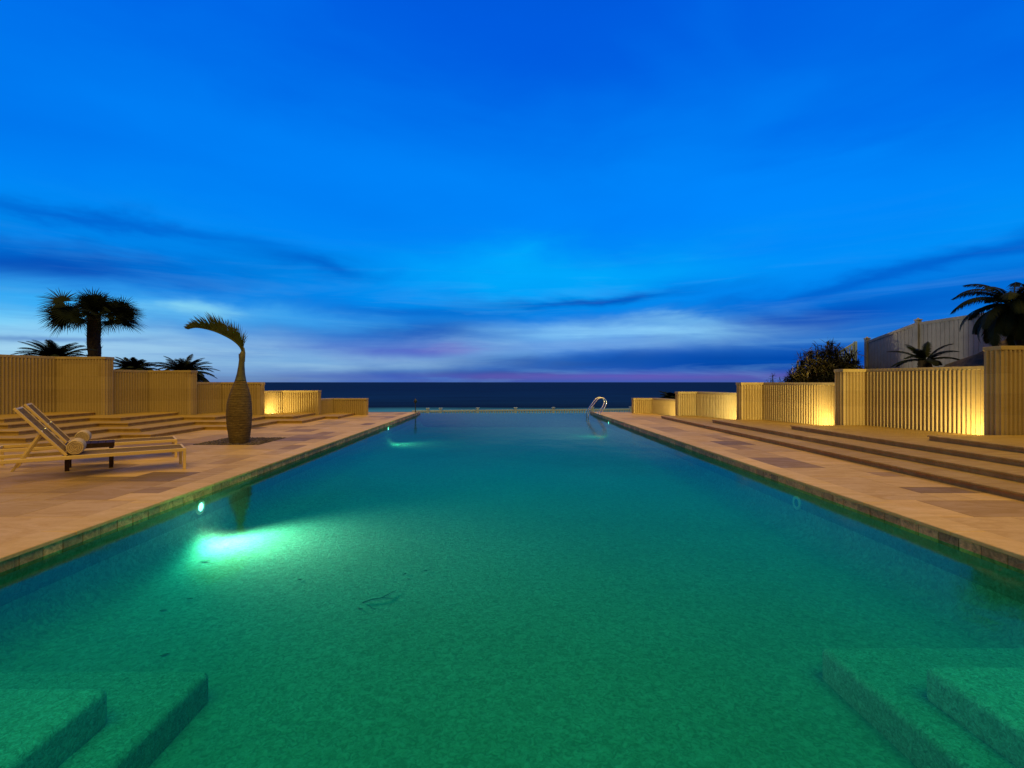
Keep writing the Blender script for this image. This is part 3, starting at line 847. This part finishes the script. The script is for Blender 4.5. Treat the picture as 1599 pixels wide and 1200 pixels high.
# local frame: x along D, y = Rotation(+90) of D ; Wd is either +y or -y
ysg = 1 if Wd.dot(Vector((-math.sin(ang),math.cos(ang),0)))>0 else -1
def lounger(origin,raised,label,hinge=1.58):
    root=empty('sun_lounger',origin,ang,label,'sun lounger','cream sun loungers on the pool deck')
    L=2.62; W=.76; z=.36; s=ysg
    def yb(a,c): return sorted((s*a,s*c))
    b=MB()
    for a in (0,W-.035):
        y0,y1=yb(a,a+.035); b.rbox(0,L,y0,y1,z-.055,z,.004)
    y0,y1=yb(.035,W-.035)
    b.rbox(0,.035,y0,y1,z-.055,z-.002,.004); b.rbox(L-.035,L,y0,y1,z-.055,z-.002,.004); b.rbox(hinge+.02,hinge+.055,y0,y1,z-.055,z-.02,.004)
    b.build('frame',M['cream'],root)
    for x in (0,L-.045):
        for a in (0,W-.04):
            y0,y1=yb(a,a+.04); b=MB(); b.rbox(x,x+.045,y0,y1,.0,z-.056,.004); b.rbox(x+.003,x+.042,y0+.003,y1-.003,-.0,.012,.002); b.build('leg',M['cream'],root)
    xs=hinge+.02 if raised else L-.04
    b=MB(); V=[];Fc=[]; nx,ny=24,6
    for i in range(nx+1):
        for j in range(ny+1):
            t,u=i/nx,j/ny; sag=.012*math.sin(math.pi*u)*math.sin(math.pi*t)**.5
            V.append((.036+(xs-.04)*t, s*(.034+(W-.068)*u), z-.006-sag))
    for i in range(nx):
        for j in range(ny):
            k=i*(ny+1)+j; Fc.append((k,k+ny+1,k+ny+2,k+1))
    b.idx(V,Fc); b.build('seat_sling',M['sling'],root)
    if raised:
        th=R(52); Lb=.95; x0=hinge; c,sn=math.cos(th),math.sin(th)
        Mb=Matrix.Translation((x0,0,z-.01))@Matrix.Rotation(-th,4,'Y')
        b=MB()
        for a in (.045,W-.075):
            y0,y1=yb(a,a+.03); b.rbox(-.0,Lb,y0,y1,0,.04,.004,Mb)
        for a in (0.02,Lb-.035):
            y0,y1=yb(.075,W-.075); b.rbox(a,a+.03,y0,y1,.004,.034,.004,Mb)
        b.build('back_frame',M['cream'],root)
        b=MB(); V=[];Fc=[]
        for i in range(13):
            for j in range(7):
                t,u=i/12,j/6; V.append(Mb@Vector((.02+(Lb-.05)*t,s*(.074+(W-.148)*u),.03-.02*math.sin(math.pi*u)*math.sin(math.pi*t))))
        for i in range(12):
            for j in range(6):
                k=i*7+j; Fc.append((k,k+7,k+8,k+1))
        b.idx(V,Fc); b.build('back_sling',M['sling'],root)
        for a in (.09,.15,W-.175,W-.115):
            y0,y1=yb(a,a+.028); p=Vector((x0+.30,0,z+.34)); q=Vector((x0+.60,0,z-.19)); d=q-p; Ls=d.length
            Ms=Matrix.Translation(p)@Matrix.Rotation(math.atan2(-d.z,d.x),4,'Y')
            b=MB(); b.rbox(0,Ls,y0,y1,-.016,.016,.003,Ms); b.build('prop_bar',M['cream'],root)
        for a in (.1,W-.14):
            y0,y1=yb(a,a+.04); b=MB(); b.rbox(x0+.26,x0+.33,y0,y1,z+.36,z+.40,.006); b.build('bracket',M['steel'],root)
    return root
O1=Vector((-5.48,8.63,0)); O2=O1+Wd*1.72
lounger(O1,True,'cream sun lounger with raised back in front of the dark side table')
lounger(O2,True,'cream sun lounger with raised back behind the dark side table',1.66)
def towel(x,lat,label,r0=.115,L=.52):
    o=O1+D*x+Wd*lat; root=empty('rolled_towel',(o.x,o.y,.36),ang,label,'towel','rolled towels on the loungers')
    s=ysg; b=MB(); n=40; prof=[]
    # body
    V=[];Fc=[]; m=14
    rr=random.Random(int(x*100))
    for i in range(m+1):
        t=i/m; e=1-.09*(abs(2*t-1)**8)
        for k in range(n):
            w=2*math.pi*k/n; q=r0*e*(1+.012*math.sin(3*w+4*t)+.008*rr.uniform(-1,1))
            zz=q*math.sin(w)+r0; zz=max(zz,.0)
            V.append((q*math.cos(w), s*(t*L), zz))
    for i in range(m):
        for k in range(n): Fc.append((i*n+k,i*n+(k+1)%n,(i+1)*n+(k+1)%n,(i+1)*n+k))
    b.idx(V,Fc); b.build('roll',M['towel'],root)
    # spiral ends: layered edges with gaps
    for y0,nm in ((0,-1),(L,1)):
        b=MB(); turns=4.2; N_=150; V=[];Fc=[]
        for i in range(N_+1):
            t=i/N_; w=t*turns*2*math.pi+.4; q=.012+(r0*.93-.012)*t; th=.0095
            for dd,yy in ((-th,.0),(-th*.5,.014),(th*.5,.014),(th,.0)):
                V.append(((q+dd)*math.cos(w), s*(y0+nm*yy), (q+dd)*math.sin(w)+r0))
        for i in range(N_):
            for j in range(3):
                k=i*4+j; Fc.append((k,k+4,k+5,k+1))
        b.idx(V,Fc)
        V=[(r0*.9*math.cos(2*math.pi*k/32),s*(y0+nm*.001),r0+r0*.9*math.sin(2*math.pi*k/32)) for k in range(32)]
        b.face(V)
        b.build('rolled_end',M['towel'],root)
towel(1.46,.06,'rolled towel on the front lounger, nearer to the pool')
towel(1.46,1.82,'rolled towel on the rear lounger, partly behind the dark side table')
# side table
o=O1+D*1.0+Wd*.93; root=empty('side_table',(o.x,o.y,0),ang,'low dark slatted side table between the two loungers','side table')
b=MB()
y0,y1=sorted((0,ysg*.5))
for k in range(6):
    a=.012+k*.1035; b.rbox(a,a+.095,y0+.03,y1-.03,.425,.445,.003)
b.build('top_slats',M['darkwood'],root)
b=MB(); b.rbox(0,.64,y0,y0+.03,.365,.446,.003); b.rbox(0,.64,y1-.03,y1,.365,.446,.003); b.rbox(-.012,.01,y0,y1,.366,.447,.003); b.rbox(.63,.652,y0,y1,.366,.447,.003)
b.build('apron',M['darkwood'],root)
for x in (.0,.585):
    for yy in (y0+.002,y1-.062):
        b=MB(); b.rbox(x+.002,x+.062,yy,yy+.06,0,.366,.003); b.build('leg',M['darkwood'],root)

# ------------------------------------------------------------------ palms and plants
def leaflet(b,p,d,n,L,w,droop=.25,seg=2,up=Vector((0,0,1))):
    """narrow blade from p along d"""
    d=d.normalized(); s=d.cross(n).normalized()*w; 
    pts=[]
    for i in range(seg+1):
        t=i/seg; q=p+d*(L*t)-up*(droop*L*t*t); wd=(1-t)**.6 if i else .55
        pts.append((q,wd if i<seg else 0))
    for i in range(seg):
        (a,wa),(c,wc)=pts[i],pts[i+1]
        if wc>0: b.face([a-s*wa,a+s*wa,c+s*wc,c-s*wc])
        else: b.face([a-s*wa,a+s*wa,c])
def frond(b,base,az,elv,L,droop,ll,lw,n=30,stem=.012,rr=random,vee=.45,start=.08,ldroop=.2,fwd=.45,curve=None):
    """pinnate frond"""
    d=Vector((math.cos(az)*math.cos(elv),math.sin(az)*math.cos(elv),math.sin(elv)))
    side=Vector((-math.sin(az),math.cos(az),0)); P=[]
    m=14; p=Vector(base); e=elv
    for i in range(m+1):
        P.append(p.copy()); e=elv-droop*(i/m)**1.3
        p=p+Vector((math.cos(az)*math.cos(e),math.sin(az)*math.cos(e),math.sin(e)))*(L/m)
    b.tube(P,[stem*(1-.85*i/m) for i in range(m+1)],5,caps=False)
    for k in range(n):
        t=start+(1-start)*(k+.5)/n; x=t*m; i=min(int(x),m-1); f=x-i
        q=P[i].lerp(P[i+1],f); tn=(P[i+1]-P[i]).normalized(); nn=side.cross(tn).normalized()
        if nn.z<0 and abs(e)<1: pass
        env=math.sin(math.pi*min(1,(t*.92+.10)))**.55
        for sg in (-1,1):
            dd=(side*sg+nn*vee+tn*(fwd+.5*t)+Vector((rr.uniform(-.08,.08),rr.uniform(-.08,.08),rr.uniform(-.08,.08))))
            leaflet(b,q,dd,nn,ll*env*rr.uniform(.85,1.08),lw,ldroop)
def trunk(name,p0,p1,r0,r1,parent,mat,bend=(0,0),rough=.12,scales=True,seed=1,sl=1.0):
    rr=random.Random(seed); b=MB(); p0=Vector(p0);p1=Vector(p1); m=18; V=[];Fc=[];n=14
    for i in range(m+1):
        t=i/m; c=p0.lerp(p1,t)+Vector((bend[0],bend[1],0))*math.sin(math.pi*t*.5)*0+Vector((bend[0],bend[1],0))*(t*(1-t)*4)*.25
        r=r0+(r1-r0)*t
        for k in range(n):
            w=2*math.pi*k/n; q=r*(1+rough*rr.uniform(-1,1)); V.append(c+Vector((q*math.cos(w),q*math.sin(w),0)))
    for i in range(m):
        for k in range(n): Fc.append((i*n+k,i*n+(k+1)%n,(i+1)*n+(k+1)%n,(i+1)*n+k))
    b.idx(V,Fc)
    if scales:
        L=(p1-p0).length; cnt=int(L*60*max(r0,.12)/.2)
        for k in range(cnt):
            t=rr.random(); c=p0.lerp(p1,t)+Vector((bend[0],bend[1],0))*(t*(1-t)*4)*.25; r=(r0+(r1-r0)*t)*.92; w=rr.uniform(0,6.283)
            o=Vector((math.cos(w),math.sin(w),0)); q=c+o*r
            leaflet(b,q,o*.6+Vector((0,0,1)),o,rr.uniform(.08,.16)*max(1,r0/.15)*sl*(1 if sl==1 else t),.03*sl,0,1)
    return b.build(name,mat,parent)
def cycad(x,y,z0,z1,rad,label,seed,n=46,group='dark sago palms behind the walls',trunk_r=.16,lo=-.25,lean=0,ll=.23,name='sago_palm'):
    rr=random.Random(seed); root=empty(name,(x,y,z0),rr.uniform(0,6),label,'sago palm',group)
    trunk('trunk',(0,0,-.15),(0,0,z1-z0),trunk_r,trunk_r*.85,root,M['bark'],seed=seed)
    b=MB()
    for k in range(n):
        az=k*2.39996+rr.uniform(-.2,.2); u=(k+.5)/n; el=1.35-(1.35-lo)*u**.8+rr.uniform(-.08,.08)
        frond(b,(0.04*math.cos(az),.04*math.sin(az),z1-z0),az,el,rad*rr.uniform(.85,1.08)*(1.0 if u>.15 else .8),.9+.3*rr.random(),ll,.017,44,.02,rr,.35,.1,.05,.55)
    b.build('crown',M['leaf'],root); return root
def W3(px,Y): return (px-786)/F*Y
cycad(W3(86,18.2),18.2,1.0,2.30,1.3,'dark sago palm left of the fan palm trunk',11,64)
cycad(W3(208,19.6),19.6,.7,1.95,.95,'smaller ragged sago palm right of the fan palm',12,52)
cycad(W3(287,20.4),20.4,.6,1.85,1.28,'full rounded sago palm just left of the bottle palm',13,80,lo=-.5)
cycad(W3(1444,13.8),13.8,1.6,2.10,.86,'small sago palm in front of the white fence on the right',14,15,trunk_r=.17,lo=.05,ll=.17)
cycad(W3(1047,24.9),24.9,-.3,.72,.62,'dark palm tuft peeking over the low walls on the right',15,26)

# fan palm
def fanpalm(x,y,z0,zc,label):
    rr=random.Random(21); root=empty('fan_palm',(x,y,z0),0,label,'palm tree')
    h=zc-z0
    trunk('trunk',(0,0,-.2),(0,0,h-.25),.24,.27,root,M['bark'],seed=3,rough=.1,sl=2.0)
    b=MB()
    for k in range(66):
        q=k%6 if k<54 else 4
        if q in (0,1): az=rr.gauss(0,.55); el=rr.uniform(-.45,.55); pl=rr.uniform(.8,1.22)
        elif q in (2,3): az=math.pi+rr.gauss(0,.55); el=rr.uniform(-.45,.55); pl=rr.uniform(.8,1.22)
        elif q==4: az=rr.uniform(0,6.283); el=rr.uniform(.5,1.5); pl=rr.uniform(.2,.55)
        else: az=rr.uniform(0,6.283); el=rr.uniform(-.4,.4); pl=rr.uniform(.5,1.1)
        d=Vector((math.cos(az)*math.cos(el),math.sin(az)*math.cos(el),math.sin(el)))
        p0=Vector((d.x*.15,d.y*.15,h-.3)); p1=p0+d*pl+Vector((0,0,.12-.1*pl))
        b.tube([p0,p0.lerp(p1,.5)+Vector((0,0,.10)),p1],[.022,.016,.012],5,caps=False)
        side=d.cross(Vector((0,0,1))); side=side.normalized() if side.length>.05 else Vector((1,0,0)); nn=side.cross(d).normalized()
        ro=rr.uniform(-1.3,1.3); side,nn=side*math.cos(ro)+nn*math.sin(ro),nn*math.cos(ro)-side*math.sin(ro)
        m=34; R0=rr.uniform(.72,.93)
        for j in range(m):
            a=R(-140+280*(j+.5)/m); dd=d*math.cos(a)+side*math.sin(a)+nn*(.2-.25*math.cos(a))
            leaflet(b,p1,dd,nn,R0*(.78+.22*math.cos(a*.7))*rr.uniform(.88,1.1),.030,.12+.16*rr.random(),3)
    b.build('crown',M['leaf'],root)
fanpalm(W3(147,23.5),23.5,.2,4.95,'tall fan palm with a shaggy round crown behind the left wall')

# big date-like palm at the right frame edge
def datepalm():
    rr=random.Random(31); x,y=W3(1604,11.8),11.8; root=empty('feather_palm',(x,y,1.7),0,'large dark feather palm leaning in at the right edge','palm tree')
    top=Vector((-.32,0,1.62))
    trunk('trunk',(.38,0,-.5),top,.24,.17,root,M['bark'],seed=8,bend=(.18,0))
    b=MB()
    for k in range(44):
        az=k*2.39996+rr.uniform(-.2,.2); u=(k+.5)/44; el=1.3-2.0*u**.95+rr.uniform(-.1,.1)
        frond(b,top+Vector((.05*math.cos(az),.05*math.sin(az),0)),az,el,rr.uniform(1.05,1.4),1.5+.4*rr.random(),.24,.019,44,.02,rr,.25,.12,.35,.55)
    b.build('crown',M['leaf'],root)
datepalm()

# bottle palm
def bottlepalm():
    x,y=-6.53,12.35; root=empty('bottle_palm',(x,y,0),0,'bottle palm with a swollen ringed trunk and one windblown frond','palm tree')
    lean=lambda z:(.06*max(0,z-1.0)-.0,0)
    key=[(.0,.215),(.06,.225),(.2,.245),(.45,.275),(.7,.29),(.95,.278),(1.15,.245),(1.3,.205),(1.42,.165),(1.52,.135)]
    prof=[]
    for i in range(61):
        z=1.52*i/60
        for (za,ra),(zb,rb) in zip(key,key[1:]):
            if za<=z<=zb: t=(z-za)/(zb-za); t=t*t*(3-2*t)*.5+t*.5; rr_=ra+(rb-ra)*t; break
        prof.append((rr_*(1+.008*math.sin(z*107)),z))
    b=MB(); b.lathe(prof,40,lean=lean,ripple=lambda z,w:.015*math.sin(3*w+5*z)+.01*math.sin(7*w-3*z)); b.build('trunk',M['bottle'],root)
    b=MB(); b.lathe([(.137,1.50),(.125,1.56),(.095,1.70),(.072,1.90),(.062,2.08),(.058,2.2),(.03,2.26)],20,lean=lean)
    lx,_=lean(2.1)
    b.tube([(lx+.045,.0,2.0),(lx+.055,0,2.22),(lx+.045,0,2.34),(lx+.01,0,2.38)],[.03,.03,.02,.006],8)
    b.tube([(lx-.05,.0,2.0),(lx-.06,0,2.15),(lx-.075,0,2.2)],[.02,.02,.006],8)
    b.build('crownshaft',M['shaft'],root)
    # frond swept to the left by the wind
    px=[(379,562),(378,550),(374,541),(365,532),(352,524),(338,518),(322,514),(308,512.5),(296,514.5)]
    P=[Vector(((a-786)/F*y-x, .05*math.sin(i*.9)-.01*i, H+(597-c)/F*y)) for i,(a,c) in enumerate(px)]
    Q=[]
    for a in range(len(P)-1):
        p0=P[max(a-1,0)];p1=P[a];p2=P[a+1];p3=P[min(a+2,len(P)-1)]
        for t in (0,.25,.5,.75): Q.append(.5*((2*p1)+(p2-p0)*t+(2*p0-5*p1+4*p2-p3)*t*t+(3*p1-p0-3*p2+p3)*t**3))
    Q.append(P[-1])
    b=MB(); b.tube(Q,[.034*(1-.85*i/(len(Q)-1)) for i in range(len(Q))],7); rr=random.Random(4)
    n=95
    for k in range(n):
        t=.14+.86*(k+.5)/n; i=min(int(t*(len(Q)-1)),len(Q)-2); f=t*(len(Q)-1)-i; q=Q[i].lerp(Q[i+1],f)
        tn=(Q[i+1]-Q[i]).normalized()
        for sg in (-1,1):
            # leaflets stand up, pushed over by the wind
            d=Vector((.12-.30*t,sg*(.22+.25*rr.random()),1.0-.45*max(0,t-.5)))+tn*(.25+2.6*max(0,t-.55))+Vector((rr.uniform(-.07,.07),0,rr.uniform(-.05,.05)))
            L=(.52 if t<.6 else .50-1.0*(t-.6))*(.55+.45*min(1,t/.3))*rr.uniform(.75,1.1)
            leaflet(b,q,d,Vector((.3,sg*.9,0)),L*1.08,.017,.16*rr.uniform(.2,1.2)*(1 if t>.4 else .25),4,up=Vector((.75,0,.6)) if t>.4 else Vector((.2,0,.6)))
    for k in range(5):
        leaflet(b,Vector((lx+.03,0,2.42+.05*k)),Vector((.5+.2*rr.random(),rr.uniform(-.3,.3),.9)),Vector((0,1,0)),.22,.008,.0,2)
    b.build('frond',M['frond'],root)
bottlepalm()
# bed around it
x0,x1,y0,y1=bed
b=MB(); b.box(x0-.02,x1+.02,y0-.02,y1+.02,-.12,-.013); 
struct(b.build('planting_bed',M['soil']))
b=MB(); rr=random.Random(9)
for k in range(1500):
    x=rr.uniform(x0+.03,x1-.03); y=rr.uniform(y0+.03,y1-.03); s_=rr.uniform(.014,.034)
    if (x+6.53)**2+(y-12.35)**2<.05: continue
    P=[]; a0=rr.random()*6
    Mx=Matrix.Translation((x,y,-.008+s_*.35))@Matrix.Rotation(a0,4,'Z')@Matrix.Rotation(rr.uniform(-.5,.5),4,'X')
    top=[Mx@Vector((s_*math.cos(w)*.7,s_*math.sin(w)*.5,s_*.35)) for w in (0,1.3,2.5,3.8,5.1)]
    mid=[Mx@Vector((s_*math.cos(w)*1.05,s_*math.sin(w)*.8,-.0)) for w in (0,1.3,2.5,3.8,5.1)]
    t=rr.uniform(.25,1.6)
    b.face(top,col=(t,t,t))
    for i in range(5): j=(i+1)%5; b.face([mid[i],mid[j],top[j],top[i]],col=(t,t,t))
def pebmat():
    m,g,bb=newmat('dark_pebble'); a=g.new('ShaderNodeAttribute',attribute_name='tint').outputs['Color']; n=g.noise(pos(g),30,4)
    g.put(bb.inputs['Base Color'],g.mix(1.0,g.ramp(n,[(.3,(.05,.035,.02)),(.7,(.13,.09,.055))]),a,'MULTIPLY')); bb.inputs['Roughness'].default_value=.8; return m
tag(b.build('gravel',pebmat()),'dark gravel mulch around the foot of the bottle palm','gravel',kind='stuff')

# dense bush on the right
def bush(x,y,z0,wx,wy,h,label,seed,nst=70,name='dense_bush',mat='leaf_bush',cat='bush',leafL=.2,taper=.55,dens=70):
    rr=random.Random(seed); root=empty(name,(x,y,z0),0,label,cat)
    b=MB(); tips=[]
    for k in range(nst):
        az=rr.uniform(0,6.283); u=rr.random()**.55; bx,by=wx*.25*u*math.cos(az),wy*.25*u*math.sin(az)
        ex,ey=wx*.5*u*math.cos(az)*rr.uniform(.85,1.1),wy*.5*u*math.sin(az)*rr.uniform(.85,1.1); eh=h*(1-taper*u*u)*rr.uniform(.78,1.05)
        P=[Vector((bx,by,-.1)),Vector((bx*.6+ex*.4,by*.6+ey*.4,eh*.5)),Vector((ex,ey,eh))]
        b.tube(P,[.022,.016,.006],5,caps=False); tips.append(P)
    b.build('stems',M['bark'],root)
    b=MB()
    for P in tips:
        for j in range(dens):
            t=rr.uniform(.25,1.0)**.8; q=(P[0].lerp(P[1],t*2) if t<.5 else P[1].lerp(P[2],t*2-1))
            d=Vector((rr.gauss(0,1),rr.gauss(0,1),rr.gauss(.35,.7)))
            if d.length<.1: continue
            q=q+d.normalized()*rr.uniform(0,.10)
            leaflet(b,q,d,Vector((rr.random()-.5,rr.random()-.5,1)),leafL*rr.uniform(.6,1.25),.026,rr.uniform(.1,.5),2)
    b.build('foliage',M[mat],root); return root
bush(W3(1293,19.2),19.2,.45,3.3,2.6,2.6,'dense dark bush with its lower left side lit gold above the wall',41,170,leafL=.34,dens=100,taper=.68)
bush(W3(1208,38),38,-2.1,1.9,1.8,4.25,'small dark round tree far off left of the dense bush',42,40,'round_tree','leaf','tree',.22,.35)
# garden spotlight that lights the bush and the picket fence
def gspot(x,y,z,aim,en,label,col=(1,.62,.22)):
    root=empty('garden_spotlight',(x,y,z),0,label,'spotlight'); d=Vector(aim).normalized()
    q=d.to_track_quat('Z','Y').to_matrix().to_4x4()
    b=MB(); b.lathe([(.02,-.05),(.04,-.045),(.05,.05),(.045,.055),(.04,.03),(.002,.03)],16); b.v=[tuple(q@Vector(v)) for v in b.v]; b.build('housing',M['black'],root)
    b=MB(); b.tube([(0,0,-1.33),(0,0,-.04)],.01,6); b.build('stake',M['black'],root)
    L=bpy.data.lights.new('spot','SPOT'); L.energy=en; L.color=col; L.spot_size=R(90); L.spot_blend=.8; L.shadow_soft_size=.05
    lo=bpy.data.objects.new('lamp',L); COL.objects.link(lo); lo.parent=root; lo.location=d*.07; lo.rotation_euler=d.to_track_quat('-Z','Y').to_euler()
gspot(W3(1228,18.3),18.3,1.30,(.55,.30,.85),420,'small spotlight hidden behind the wall at the foot of the dense bush')
gspot(W3(1351,18.9),18.9,1.55,(.0,.9,1.0),10,'small spotlight at the foot of the short lit white fence',(1,.85,.6))

# ------------------------------------------------------------------ render settings
sc.render.engine='CYCLES'
sc.view_settings.view_transform='Standard'; sc.view_settings.look='None'; sc.view_settings.exposure=0
sc.cycles.max_bounces=8; sc.cycles.transparent_max_bounces=12; sc.cycles.volume_bounces=0
sc.cycles.caustics_reflective=False; sc.cycles.caustics_refractive=False
sc.cycles.sample_clamp_indirect=4; sc.cycles.use_denoising=True
